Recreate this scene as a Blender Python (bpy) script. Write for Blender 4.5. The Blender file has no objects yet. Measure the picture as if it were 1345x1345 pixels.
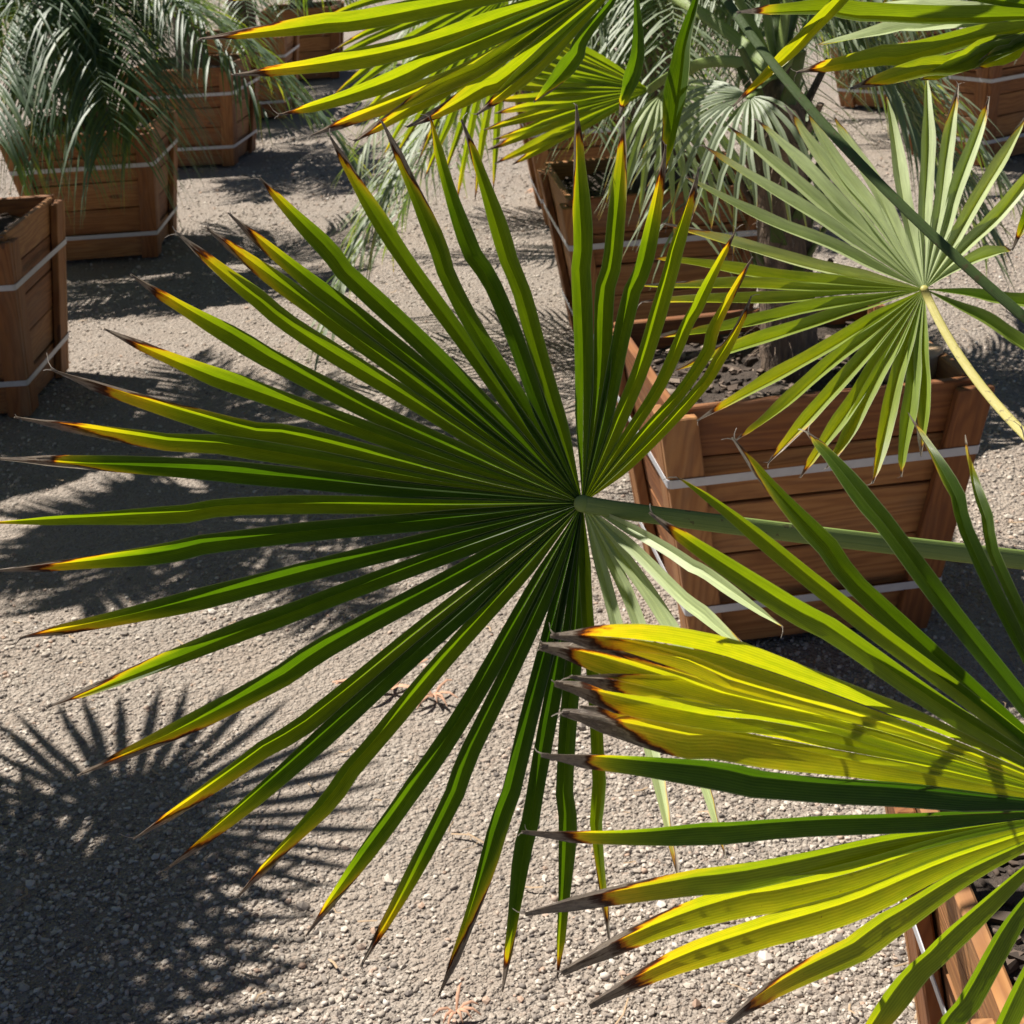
import bpy, bmesh, math, random
import numpy as np
from mathutils import Vector, Matrix

rnd = random.Random(7)
nrs = np.random.RandomState(11)
scene = bpy.context.scene
COL = scene.collection

# ------------------------------------------------------------------ camera
CAM_H, CAM_PITCH, CAM_ROLL, FOV = 1.855, math.radians(24.7), math.radians(-4.1), math.radians(40)
PXF = 672.5 / math.tan(FOV / 2)
cam_data = bpy.data.cameras.new('camera')
cam_data.sensor_width = 36
cam_data.lens = 18 / math.tan(FOV / 2)
cam_data.clip_start = 0.05
cam_data.clip_end = 400
cam_data.dof.use_dof = True
cam_data.dof.focus_distance = 1.5
cam_data.dof.aperture_fstop = 20
cam = bpy.data.objects.new('camera', cam_data)
COL.objects.link(cam)
VIEW = Vector((0, math.cos(CAM_PITCH), -math.sin(CAM_PITCH)))
RIGHT0 = Vector((1, 0, 0))
UP0 = Vector((0, math.sin(CAM_PITCH), math.cos(CAM_PITCH)))
cr, sr = math.cos(CAM_ROLL), math.sin(CAM_ROLL)
# image x axis / image up axis in the world
RIGHT = RIGHT0 * cr + UP0 * sr
UP = UP0 * cr - RIGHT0 * sr
M = Matrix((RIGHT, UP, -VIEW)).transposed().to_4x4()
M.translation = Vector((0, 0, CAM_H))
cam.matrix_world = M
scene.camera = cam
EYE = Vector((0, 0, CAM_H))

# ------------------------------------------------------------------ light
SUN = Vector((-0.40, 0.345, 0.85)).normalized()
world = bpy.data.worlds.new('World')
scene.world = world
world.use_nodes = True
wt = world.node_tree
sky = wt.nodes.new('ShaderNodeTexSky')
sky.sky_type = 'NISHITA'
sky.sun_disc = False
sky.air_density = 0.4
sky.dust_density = 0.3
sky.altitude = 300
sky.sun_elevation = math.asin(SUN.z)
sky.sun_rotation = math.atan2(SUN.x, SUN.y)
bg = wt.nodes['Background']
bg.inputs['Strength'].default_value = 0.05
wt.links.new(sky.outputs[0], bg.inputs['Color'])
sun_data = bpy.data.lights.new('sun', 'SUN')
sun_data.energy = 5.0
sun_data.angle = math.radians(0.5)
sun_data.color = (1.0, 0.94, 0.85)
sun = bpy.data.objects.new('sun', sun_data)
COL.objects.link(sun)
sun.rotation_euler = SUN.to_track_quat('Z', 'Y').to_euler()
scene.view_settings.view_transform = 'Standard'
scene.view_settings.look = 'None'
scene.view_settings.gamma = 1
scene.view_settings.use_curve_mapping = False
scene.view_settings.exposure = 0.78
scene.render.engine = 'CYCLES'
scene.cycles.max_bounces = 8
scene.cycles.transmission_bounces = 6


# ------------------------------------------------------------------ helpers
def ray(x, y):
    return (VIEW + RIGHT * ((x - 672.5) / PXF) + UP * ((672.5 - y) / PXF))


def at_depth(x, y, d):
    return EYE + ray(x, y) * d


def on_plane(x, y, p0, n):
    r = ray(x, y)
    return EYE + r * ((p0 - EYE).dot(n) / r.dot(n))


def cam_dir(a, b, c):
    """a right, b up, c towards the viewer"""
    return (RIGHT * a + UP * b - VIEW * c).normalized()


def thing(name, label, cat, loc=(0, 0, 0), rotz=0.0, group=None):
    o = bpy.data.objects.new(name, None)
    o.empty_display_size = 0.1
    COL.objects.link(o)
    o.location = loc
    o.rotation_euler = (0, 0, rotz)
    o['label'] = label
    o['category'] = cat
    if group:
        o['group'] = group
    return o


def add(name, mesh, parent=None, kind=None):
    o = bpy.data.objects.new(name, mesh)
    COL.objects.link(o)
    if parent:
        o.parent = parent
    if kind:
        o['kind'] = kind
    return o


def mesh_from(name, verts, faces, mat, smooth=True):
    me = bpy.data.meshes.new(name)
    me.from_pydata([tuple(v) for v in verts], [], faces)
    me.materials.append(mat)
    if smooth:
        me.polygons.foreach_set('use_smooth', [True] * len(me.polygons))
    me.update()
    return me


class NT:
    """tiny helper for shader nodes"""
    def __init__(self, name):
        self.m = bpy.data.materials.new(name)
        self.m.use_nodes = True
        self.t = self.m.node_tree
        self.b = self.t.nodes['Principled BSDF']
        self.out = self.t.nodes['Material Output']

    def n(self, typ, **kw):
        x = self.t.nodes.new(typ)
        for k, v in kw.items():
            if k.startswith('i_'):
                x.inputs[k[2:].replace('_', ' ')].default_value = v
            else:
                setattr(x, k, v)
        return x

    def l(self, a, b):
        self.t.links.new(a, b)

    def math(self, op, a, b=None, c=None, clamp=False):
        x = self.t.nodes.new('ShaderNodeMath')
        x.operation = op
        x.use_clamp = clamp
        for i, v in enumerate((a, b, c)):
            if v is None:
                continue
            if isinstance(v, (int, float)):
                x.inputs[i].default_value = v
            else:
                self.l(v, x.inputs[i])
        return x.outputs[0]

    def ramp(self, fac, stops, interp='LINEAR'):
        r = self.t.nodes.new('ShaderNodeValToRGB')
        r.color_ramp.interpolation = interp
        el = r.color_ramp.elements
        while len(el) > 1:
            el.remove(el[-1])
        el[0].position = stops[0][0]
        el[0].color = (*stops[0][1], 1)
        for p, c in stops[1:]:
            e = el.new(p)
            e.color = (*c, 1)
        self.l(fac, r.inputs[0])
        return r.outputs[0]

    def mix(self, fac, a, b, mode='MIX'):
        x = self.t.nodes.new('ShaderNodeMix')
        x.data_type = 'RGBA'
        x.blend_type = mode
        for sock, v in ((x.inputs[0], fac), (x.inputs[6], a), (x.inputs[7], b)):
            if isinstance(v, (int, float)):
                sock.default_value = v
            elif isinstance(v, tuple):
                sock.default_value = (*v, 1)
            else:
                self.l(v, sock)
        return x.outputs[2]

    def noise(self, vec, scale, detail=3, rough=0.55):
        x = self.n('ShaderNodeTexNoise')
        x.inputs['Scale'].default_value = scale
        x.inputs['Detail'].default_value = detail
        x.inputs['Roughness'].default_value = rough
        if vec is not None:
            self.l(vec, x.inputs['Vector'])
        return x.outputs[0]

    def mapping(self, vec, scale=(1, 1, 1), loc=None):
        x = self.n('ShaderNodeMapping')
        x.inputs['Scale'].default_value = scale
        self.l(vec, x.inputs['Vector'])
        if loc is not None:
            self.l(loc, x.inputs['Location'])
        return x.outputs[0]

    def bump(self, h, strength, dist):
        x = self.n('ShaderNodeBump')
        x.inputs['Strength'].default_value = strength
        x.inputs['Distance'].default_value = dist
        self.l(h, x.inputs['Height'])
        self.l(x.outputs[0], self.b.inputs['Normal'])


# ------------------------------------------------------------------ materials
def make_leaf_material(name, glaucous=0.0, trans=0.5, bloom=(0.16, 0.21, 0.15), spec=0.32):
    k = NT(name)
    at = k.n('ShaderNodeAttribute', attribute_name='age')
    uv = k.n('ShaderNodeUVMap', uv_map='UVMap')
    sx = k.n('ShaderNodeSeparateXYZ')
    k.l(uv.outputs[0], sx.inputs[0])
    info = k.n('ShaderNodeObjectInfo')
    geo = k.n('ShaderNodeNewGeometry')
    comb = k.n('ShaderNodeCombineXYZ')
    k.l(k.math('MULTIPLY', info.outputs['Random'], 37.0), comb.inputs[0])
    k.l(k.math('MULTIPLY', info.outputs['Random'], 91.0), comb.inputs[1])
    streak = k.noise(k.mapping(uv.outputs[0], (7, 9, 1), comb.outputs[0]), 1.0, 4, 0.6)
    blotch = k.noise(k.mapping(uv.outputs[0], (3.0, 26, 1), comb.outputs[0]), 1.0, 5, 0.65)
    a0 = at.outputs['Fac']
    amp = k.math('MULTIPLY_ADD', a0, 0.20, 0.05)
    nz = k.math('ADD', k.math('SUBTRACT', streak, 0.5), k.math('SUBTRACT', blotch, 0.5))
    age = k.math('MULTIPLY_ADD', nz, amp, a0)
    age = k.math('ADD', age, k.math('MULTIPLY', k.math('SUBTRACT', info.outputs['Random'], 0.5), 0.05))
    g = glaucous

    def gl(c):
        return tuple(c[i] * (1 - g) + bloom[i] * g for i in range(3))
    refl = k.ramp(age, [(0.0, gl((0.010, 0.030, 0.004))), (0.25, gl((0.022, 0.058, 0.006))), (0.45, gl((0.060, 0.105, 0.010))),
                        (0.60, gl((0.15, 0.17, 0.015))), (0.72, (0.42, 0.33, 0.03)), (0.765, (0.40, 0.16, 0.02)),
                        (0.80, (0.035, 0.012, 0.008)), (0.835, (0.07, 0.04, 0.032)), (0.87, (0.26, 0.20, 0.16)), (0.91, (0.36, 0.31, 0.26)), (0.945, (0.17, 0.145, 0.13)), (1.0, (0.52, 0.47, 0.42))])
    tr = k.ramp(age, [(0.0, (0.022, 0.085, 0.002)), (0.15, (0.105, 0.215, 0.002)), (0.30, (0.27, 0.405, 0.003)), (0.45, (0.40, 0.52, 0.004)),
                      (0.60, (0.68, 0.66, 0.006)), (0.72, (0.88, 0.66, 0.008)), (0.765, (0.60, 0.18, 0.010)),
                      (0.80, (0.07, 0.012, 0.004)), (0.86, (0.05, 0.03, 0.02)), (0.90, (0.24, 0.20, 0.16)), (0.945, (0.10, 0.08, 0.07)), (1.0, (0.42, 0.37, 0.32))])
    # fine parallel veins and the pale margin / midrib fibres
    vein = k.math('SINE', k.math('MULTIPLY', sx.outputs[0], 95.0))
    hsv = k.n('ShaderNodeHueSaturation')
    k.l(refl, hsv.inputs['Color'])
    k.l(k.math('MULTIPLY_ADD', streak, 1.1, 0.45), hsv.inputs['Value'])
    refl = k.mix(k.math('MULTIPLY_ADD', vein, 0.11, 0.11), hsv.outputs[0], (0.16, 0.20, 0.06))
    hs2 = k.n('ShaderNodeHueSaturation')
    k.l(tr, hs2.inputs['Color'])
    k.l(k.math('ADD', k.math('MULTIPLY_ADD', streak, 0.6, 0.70), k.math('MULTIPLY', vein, 0.13)), hs2.inputs['Value'])
    tr = hs2.outputs[0]
    cx = k.math('ABSOLUTE', k.math('SUBTRACT', sx.outputs[0], 0.5))
    edge = k.math('GREATER_THAN', cx, 0.468)
    rib = k.math('LESS_THAN', cx, 0.014)
    fib = k.math('MULTIPLY', k.math('MAXIMUM', edge, k.math('MULTIPLY', rib, 0.35)), k.math('LESS_THAN', age, 0.74))
    refl = k.mix(k.math('MULTIPLY', fib, 0.75), refl, (0.30, 0.34, 0.17))
    # small brown flecks
    fl = k.noise(k.mapping(uv.outputs[0], (14, 150, 1), comb.outputs[0]), 1.0, 2, 0.5)
    flm = k.math('MULTIPLY', k.math('GREATER_THAN', fl, 0.735), k.math('GREATER_THAN', age, 0.40))
    refl = k.mix(k.math('MULTIPLY', flm, 0.8), refl, (0.10, 0.045, 0.015))
    tr = k.mix(k.math('MULTIPLY', flm, 0.7), tr, (0.20, 0.08, 0.01))
    k.l(refl, k.b.inputs['Base Color'])
    rough = k.math('MULTIPLY_ADD', blotch, 0.25, 0.26 + 0.15 * g)
    k.l(rough, k.b.inputs['Roughness'])
    k.b.inputs['Specular IOR Level'].default_value = spec + 0.2 * g
    k.bump(k.math('ADD', vein, k.math('MULTIPLY', streak, 2.0)), 0.12, 0.0012)
    tl = k.n('ShaderNodeBsdfTranslucent')
    k.l(tr, tl.inputs['Color'])
    mx = k.n('ShaderNodeMixShader')
    mx.inputs[0].default_value = trans
    k.l(k.b.outputs[0], mx.inputs[1])
    k.l(tl.outputs[0], mx.inputs[2])
    k.l(mx.outputs[0], k.out.inputs['Surface'])
    return k.m


def make_stem_material(name, c0, c1, trans=0.0):
    k = NT(name)
    tc = k.n('ShaderNodeTexCoord')
    uv = k.n('ShaderNodeUVMap', uv_map='UVMap')
    n1 = k.noise(tc.outputs['Object'], 9, 4)
    st = k.noise(k.mapping(uv.outputs[0], (26, 5, 1)), 1.0, 4, 0.6)
    n2 = k.noise(tc.outputs['Object'], 120, 3)
    c = k.mix(k.math('MULTIPLY_ADD', k.math('SUBTRACT', st, 0.5), 1.3, n1, clamp=True), c0, c1)
    scar = k.math('MULTIPLY', k.math('GREATER_THAN', n2, 0.63), k.math('GREATER_THAN', n1, 0.47))
    c = k.mix(k.math('MULTIPLY', scar, 0.6), c, (0.10, 0.06, 0.03))
    k.l(c, k.b.inputs['Base Color'])
    k.b.inputs['Roughness'].default_value = 0.5
    k.b.inputs['Specular IOR Level'].default_value = 0.4
    k.bump(k.math('ADD', st, k.math('MULTIPLY', n2, 0.4)), 0.5, 0.002)
    return k.m


def make_wood_material():
    k = NT('redwood_plank')
    tc = k.n('ShaderNodeTexCoord')
    uv = k.n('ShaderNodeUVMap', uv_map='UVMap')
    info = k.n('ShaderNodeObjectInfo')
    comb = k.n('ShaderNodeCombineXYZ')
    k.l(k.math('MULTIPLY', info.outputs['Random'], 53.0), comb.inputs[0])
    k.l(k.math('MULTIPLY', info.outputs['Random'], 17.0), comb.inputs[1])
    vec = k.mapping(uv.outputs[0], (1.4, 9, 1), comb.outputs[0])
    warp = k.noise(vec, 1.2, 3)
    wv = k.n('ShaderNodeVectorMath', operation='ADD')
    k.l(vec, wv.inputs[0])
    cw = k.n('ShaderNodeCombineXYZ')
    k.l(k.math('MULTIPLY', warp, 1.6), cw.inputs[1])
    k.l(cw.outputs[0], wv.inputs[1])
    wave = k.n('ShaderNodeTexWave', wave_type='BANDS', bands_direction='Y')
    wave.inputs['Scale'].default_value = 1.3
    wave.inputs['Distortion'].default_value = 1.6
    wave.inputs['Detail'].default_value = 3
    k.l(wv.outputs[0], wave.inputs['Vector'])
    fine = k.noise(k.mapping(uv.outputs[0], (3, 120, 1), comb.outputs[0]), 1.0, 4, 0.6)
    grain = k.math('ADD', k.math('MULTIPLY', wave.outputs['Fac'], 0.42), k.math('MULTIPLY', fine, 0.62))
    c = k.ramp(grain, [(0.1, (0.27, 0.102, 0.027)), (0.5, (0.21, 0.074, 0.018)), (0.9, (0.14, 0.042, 0.010))])
    c2 = k.ramp(grain, [(0.1, (0.48, 0.245, 0.085)), (0.5, (0.39, 0.18, 0.058)), (0.9, (0.26, 0.105, 0.032))])
    c = k.mix(k.math('SMOOTH_MIN', k.math('MULTIPLY', info.outputs['Random'], 0.9), 0.8, 0.1), c, c2)
    # knots
    vor = k.n('ShaderNodeTexVoronoi')
    vor.inputs['Scale'].default_value = 1.0
    k.l(k.mapping(uv.outputs[0], (2.3, 7, 1), comb.outputs[0]), vor.inputs['Vector'])
    kn = k.math('LESS_THAN', vor.outputs['Distance'], 0.085)
    c = k.mix(k.math('MULTIPLY', kn, 0.75), c, (0.07, 0.025, 0.012))
    # weather stains and splashed soil
    st = k.noise(tc.outputs['Object'], 6, 5, 0.65)
    stm = k.math('MULTIPLY', k.math('SUBTRACT', st, 0.50, clamp=True), 2.2, clamp=True)
    c = k.mix(k.math('MULTIPLY', stm, 0.65), c, (0.11, 0.055, 0.03))
    gy = k.noise(k.mapping(uv.outputs[0], (1.2, 5, 1), comb.outputs[0]), 1.0, 5, 0.7)
    c = k.mix(k.math('MULTIPLY', k.math('SUBTRACT', gy, 0.52, clamp=True), 2.4, clamp=True), c, (0.24, 0.16, 0.10))
    k.l(c, k.b.inputs['Base Color'])
    k.b.inputs['Roughness'].default_value = 0.72
    k.bump(k.math('ADD', grain, st), 0.35, 0.004)
    return k.m


def make_simple(name, col, rough=0.5, metal=0.0, var=0.25, scale=30, bump=0.0, bdist=0.003):
    k = NT(name)
    tc = k.n('ShaderNodeTexCoord')
    n1 = k.noise(tc.outputs['Object'], scale, 4)
    lo = tuple(x * (1 - var) for x in col)
    hi = tuple(min(1, x * (1 + var)) for x in col)
    k.l(k.mix(n1, lo, hi), k.b.inputs['Base Color'])
    k.b.inputs['Roughness'].default_value = rough
    k.b.inputs['Metallic'].default_value = metal
    if bump:
        k.bump(n1, bump, bdist)
    return k.m


def make_ground_material():
    k = NT('gravel_dirt')
    tc = k.n('ShaderNodeTexCoord')
    p = tc.outputs['Object']
    big = k.noise(p, 0.9, 4)
    mid = k.noise(p, 5, 4)
    hs = []
    cols = []
    for sc in (48, 95, 190):
        v = k.n('ShaderNodeTexVoronoi')
        v.inputs['Scale'].default_value = sc
        k.l(p, v.inputs['Vector'])
        hs.append(k.math('SUBTRACT', 0.62, v.outputs['Distance'], clamp=True))
        sp = k.n('ShaderNodeSeparateColor')
        k.l(v.outputs['Color'], sp.inputs[0])
        cols.append(sp.outputs[0])
    fine = k.noise(p, 260, 4)
    base = k.ramp(big, [(0.35, (0.23, 0.175, 0.135)), (0.65, (0.36, 0.28, 0.215))])
    stops = [(0.0, (0.13, 0.11, 0.095)), (0.4, (0.30, 0.26, 0.22)), (0.75, (0.46, 0.41, 0.355)), (0.93, (0.60, 0.55, 0.49)), (1.0, (0.44, 0.28, 0.19))]
    stone = k.mix(0.5, k.ramp(cols[1], stops), k.ramp(cols[2], stops))
    c = k.mix(k.math('MULTIPLY_ADD', mid, 1.1, 0.05, clamp=True), base, stone)
    c = k.mix(0.30, c, k.ramp(fine, [(0.35, (0.09, 0.072, 0.06)), (0.65, (0.58, 0.51, 0.44))]))
    patch = k.noise(p, 1.7, 5, 0.6)
    c = k.mix(k.math('MULTIPLY', k.math('SUBTRACT', patch, 0.47, clamp=True), 3.6, clamp=True), c, (0.33, 0.27, 0.22))
    k.l(c, k.b.inputs['Base Color'])
    k.b.inputs['Roughness'].default_value = 0.9
    h = k.math('ADD', k.math('MULTIPLY', hs[0], 1.0), k.math('MULTIPLY', hs[1], 0.8))
    h = k.math('ADD', h, k.math('MULTIPLY', hs[2], 0.35))
    k.bump(k.math('ADD', h, k.math('MULTIPLY', fine, 0.25)), 1.0, 0.016)
    return k.m


def make_pebble_material():
    k = NT('pebble')
    geo = k.n('ShaderNodeNewGeometry')
    tc = k.n('ShaderNodeTexCoord')
    c = k.ramp(geo.outputs['Random Per Island'], [(0.0, (0.14, 0.12, 0.11)), (0.2, (0.27, 0.23, 0.195)), (0.5, (0.46, 0.40, 0.335)),
                                                 (0.85, (0.66, 0.60, 0.52)), (0.93, (0.46, 0.30, 0.21)), (1.0, (0.74, 0.70, 0.64))])
    n = k.noise(tc.outputs['Object'], 300, 2)
    c = k.mix(k.math('MULTIPLY', n, 0.4), c, (0.28, 0.235, 0.195))
    k.l(c, k.b.inputs['Base Color'])
    k.b.inputs['Roughness'].default_value = 0.8
    return k.m


def make_soil_material():
    k = NT('dark_soil')
    tc = k.n('ShaderNodeTexCoord')
    geo = k.n('ShaderNodeNewGeometry')
    n1 = k.noise(tc.outputs['Object'], 45, 5, 0.7)
    n2 = k.noise(tc.outputs['Object'], 7, 3)
    c = k.ramp(n1, [(0.3, (0.025, 0.018, 0.014)), (0.6, (0.075, 0.055, 0.042)), (0.75, (0.16, 0.125, 0.10))])
    c = k.mix(k.math('MULTIPLY', n2, 0.5), c, (0.10, 0.075, 0.06))
    k.l(c, k.b.inputs['Base Color'])
    k.b.inputs['Roughness'].default_value = 0.95
    k.bump(n1, 1.0, 0.02)
    return k.m


def make_mulch_material():
    k = NT('bark_chip')
    geo = k.n('ShaderNodeNewGeometry')
    c = k.ramp(geo.outputs['Random Per Island'], [(0.0, (0.03, 0.022, 0.017)), (0.6, (0.10, 0.07, 0.052)), (0.9, (0.20, 0.15, 0.115)), (1.0, (0.30, 0.24, 0.19))])
    k.l(c, k.b.inputs['Base Color'])
    k.b.inputs['Roughness'].default_value = 0.9
    return k.m


def make_trunk_material():
    k = NT('fibrous_trunk')
    tc = k.n('ShaderNodeTexCoord')
    n1 = k.noise(k.mapping(tc.outputs['Object'], (40, 40, 6)), 1.0, 5, 0.65)
    n2 = k.noise(tc.outputs['Object'], 12, 3)
    c = k.ramp(n1, [(0.3, (0.05, 0.033, 0.024)), (0.55, (0.20, 0.135, 0.09)), (0.75, (0.40, 0.31, 0.23))])
    c = k.mix(k.math('MULTIPLY', n2, 0.4), c, (0.13, 0.11, 0.095))
    k.l(c, k.b.inputs['Base Color'])
    k.b.inputs['Roughness'].default_value = 0.9
    k.bump(n1, 1.0, 0.02)
    return k.m


LEAF = make_leaf_material('fan_leaf', 0.0, 0.5)
LEAF_PALE_SUNLIT = make_leaf_material('pale_sunlit_fan_leaf', 0.70, 0.30, (0.56, 0.65, 0.34), 0.5)  # waxy bloom, brightened so that sunlit glare sits in the base colour
LEAF_GOLD = make_leaf_material('yellowing_fan_leaf', 0.0, 0.66)
LEAF_LIME_SUNLIT = make_leaf_material('lime_sunlit_fan_leaf', 0.70, 0.35, (0.24, 0.33, 0.035), 0.45)  # lime base colour stands in for sunlight passing through the lower leaflets
LEAF_BLUE = make_leaf_material('feather_leaf', 0.66, 0.30, (0.13, 0.20, 0.145), 0.6)
LEAF_SILVER = make_leaf_material('silvery_leaf', 0.72, 0.30, (0.34, 0.40, 0.28), 0.5)
STEM_GREEN = make_stem_material('green_petiole', (0.13, 0.20, 0.04), (0.27, 0.34, 0.10))
STEM_DARK = make_stem_material('dark_petiole', (0.05, 0.09, 0.02), (0.085, 0.13, 0.035))
STEM_YELLOW = make_stem_material('yellow_petiole', (0.40, 0.36, 0.09), (0.50, 0.44, 0.14))
STEM_GREY = make_stem_material('grey_green_rachis', (0.12, 0.16, 0.07), (0.24, 0.27, 0.15))
WOOD = make_wood_material()
STEEL = make_simple('galvanised_strap', (0.50, 0.51, 0.54), 0.42, 0.0, 0.15, 40)
GROUND = make_ground_material()
PEBBLE = make_pebble_material()
SOIL = make_soil_material()
MULCH = make_mulch_material()
TRUNK = make_trunk_material()
DRY = make_simple('dry_leaf', (0.50, 0.29, 0.19), 0.8, 0, 0.35, 60)

# ------------------------------------------------------------------ ground
gm = bpy.data.meshes.new('ground')
bm = bmesh.new()
# fine near sheet that merges into a large far sheet
xs = [-150, -60, -25, -12, -8] + [(-6 + 0.12 * i) for i in range(101)] + [8, 12, 25, 60, 150]
ys = [-40, -10, -2] + [(0.0 + 0.12 * i) for i in range(120)] + [16, 20, 30, 60, 150, 300]
from mathutils import noise as mnoise


def ground_z(x, y):
    return 0.012 * mnoise.noise((x * 0.9, y * 0.9, 0)) + 0.008 * mnoise.noise((x * 2.7, y * 2.7, 5)) - 0.012


grid = [[bm.verts.new((x, y, ground_z(x, y))) for x in xs] for y in ys]
for j in range(len(ys) - 1):
    for i in range(len(xs) - 1):
        f = bm.faces.new((grid[j][i], grid[j][i + 1], grid[j + 1][i + 1], grid[j + 1][i]))
        f.smooth = True
bm.to_mesh(gm)
bm.free()
gm.materials.append(GROUND)
go = add('ground', gm, None, 'structure')


def scatter_islands(name, pts, radii, mat, flat=0.65, base='ico', seed=1, elong=1.0):
    """many little stones in one mesh: numpy arrays straight into the mesh"""
    rs = np.random.RandomState(seed)
    b = bmesh.new()
    if base == 'ico':
        bmesh.ops.create_icosphere(b, subdivisions=1, radius=1)
    else:
        bmesh.ops.create_cube(b, size=1.4)
    b.verts.ensure_lookup_table()
    bmesh.ops.triangulate(b, faces=b.faces[:])
    V = np.array([v.co[:] for v in b.verts])
    T = np.array([[v.index for v in f.verts] for f in b.faces])
    b.free()
    n = len(pts)
    nv, nf = len(V), len(T)
    sc = np.stack([rs.uniform(0.8, 1.3, n) * elong, rs.uniform(0.65, 1.0, n), rs.uniform(0.7, 1.2, n) * flat], 1) * radii[:, None]
    X = V[None] * (1 + rs.uniform(-0.34, 0.34, (n, nv, 1))) * sc[:, None, :]
    a = rs.uniform(0, 6.283, n)
    tx = rs.uniform(-0.4, 0.4, n)
    c, s = np.cos(tx)[:, None], np.sin(tx)[:, None]
    y = X[:, :, 1] * c - X[:, :, 2] * s
    z = X[:, :, 1] * s + X[:, :, 2] * c
    c, s = np.cos(a)[:, None], np.sin(a)[:, None]
    x2 = X[:, :, 0] * c - y * s
    y2 = X[:, :, 0] * s + y * c
    P = np.stack([x2, y2, z], 2) + pts[:, None, :]
    F = (T[None] + (np.arange(n) * nv)[:, None, None]).reshape(-1)
    me = bpy.data.meshes.new(name)
    me.vertices.add(n * nv)
    me.vertices.foreach_set('co', P.reshape(-1).astype(np.float32))
    me.loops.add(len(F))
    me.loops.foreach_set('vertex_index', F.astype(np.int32))
    me.polygons.add(n * nf)
    me.polygons.foreach_set('loop_start', (np.arange(n * nf) * 3).astype(np.int32))
    me.polygons.foreach_set('use_smooth', np.repeat(rs.rand(n) < 0.3, nf))
    me.materials.append(mat)
    me.update(calc_edges=True)
    me.validate()
    return me


# pebbles: dense near the camera, thinner and larger away
pts, rad = [], []
N_PEB = 100000
while len(pts) < N_PEB:
    # sample in picture-like density: more where they show larger
    u = nrs.rand()
    y = 1.55 + (11.5 - 1.55) * u ** 2.1
    half = 0.48 * y + 0.55
    x = nrs.uniform(-half, half)
    d = mnoise.noise((x * 1.1, y * 1.1, 9.0)) + 0.5 * mnoise.noise((x * 3.1, y * 3.1, 3.0))
    if nrs.rand() > 0.66 + 1.25 * d:
        continue
    r = (0.0027 + 0.0056 * nrs.rand() ** 2.4) * (1 + 0.07 * max(0, y - 3))
    if nrs.rand() < 0.012:
        r *= 1.7
    pts.append((x, y, ground_z(x, y) + r * 0.25))
    rad.append(r)
peb = scatter_islands('gravel', np.array(pts), np.array(rad), PEBBLE, 0.7, 'ico', 3)
po = add('gravel', peb, None, 'stuff')
po['label'] = 'loose grey and tan gravel strewn over the nursery yard'
po['category'] = 'gravel'


# ------------------------------------------------------------------ wooden planter boxes
def prism(bmm, quad0, quad1, bevel=0.003):
    """quad0/quad1: four points each (outer and inner face)"""
    vs = [bmm.verts.new(p) for p in quad0 + quad1]
    fs = [(0, 1, 2, 3), (7, 6, 5, 4), (0, 4, 5, 1), (1, 5, 6, 2), (2, 6, 7, 3), (3, 7, 4, 0)]
    for f in fs:
        bmm.faces.new([vs[i] for i in f])


def finish_board(bmm, name, axis_u, axis_v, bevel=0.0035):
    bmesh.ops.recalc_face_normals(bmm, faces=bmm.faces[:])
    bmesh.ops.bevel(bmm, geom=bmm.edges[:], offset=bevel, segments=1, affect='EDGES', profile=0.5)
    uvl = bmm.loops.layers.uv.new('UVMap')
    au, av = Vector(axis_u).normalized(), Vector(axis_v).normalized()
    aw = au.cross(av)
    for f in bmm.faces:
        for lp in f.loops:
            lp[uvl].uv = (lp.vert.co.dot(au), lp.vert.co.dot(av) + lp.vert.co.dot(aw) * 0.7)
    me = bpy.data.meshes.new(name)
    bmm.to_mesh(me)
    bmm.free()
    me.materials.append(WOOD)
    return me


BOX_CACHE = {}


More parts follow.
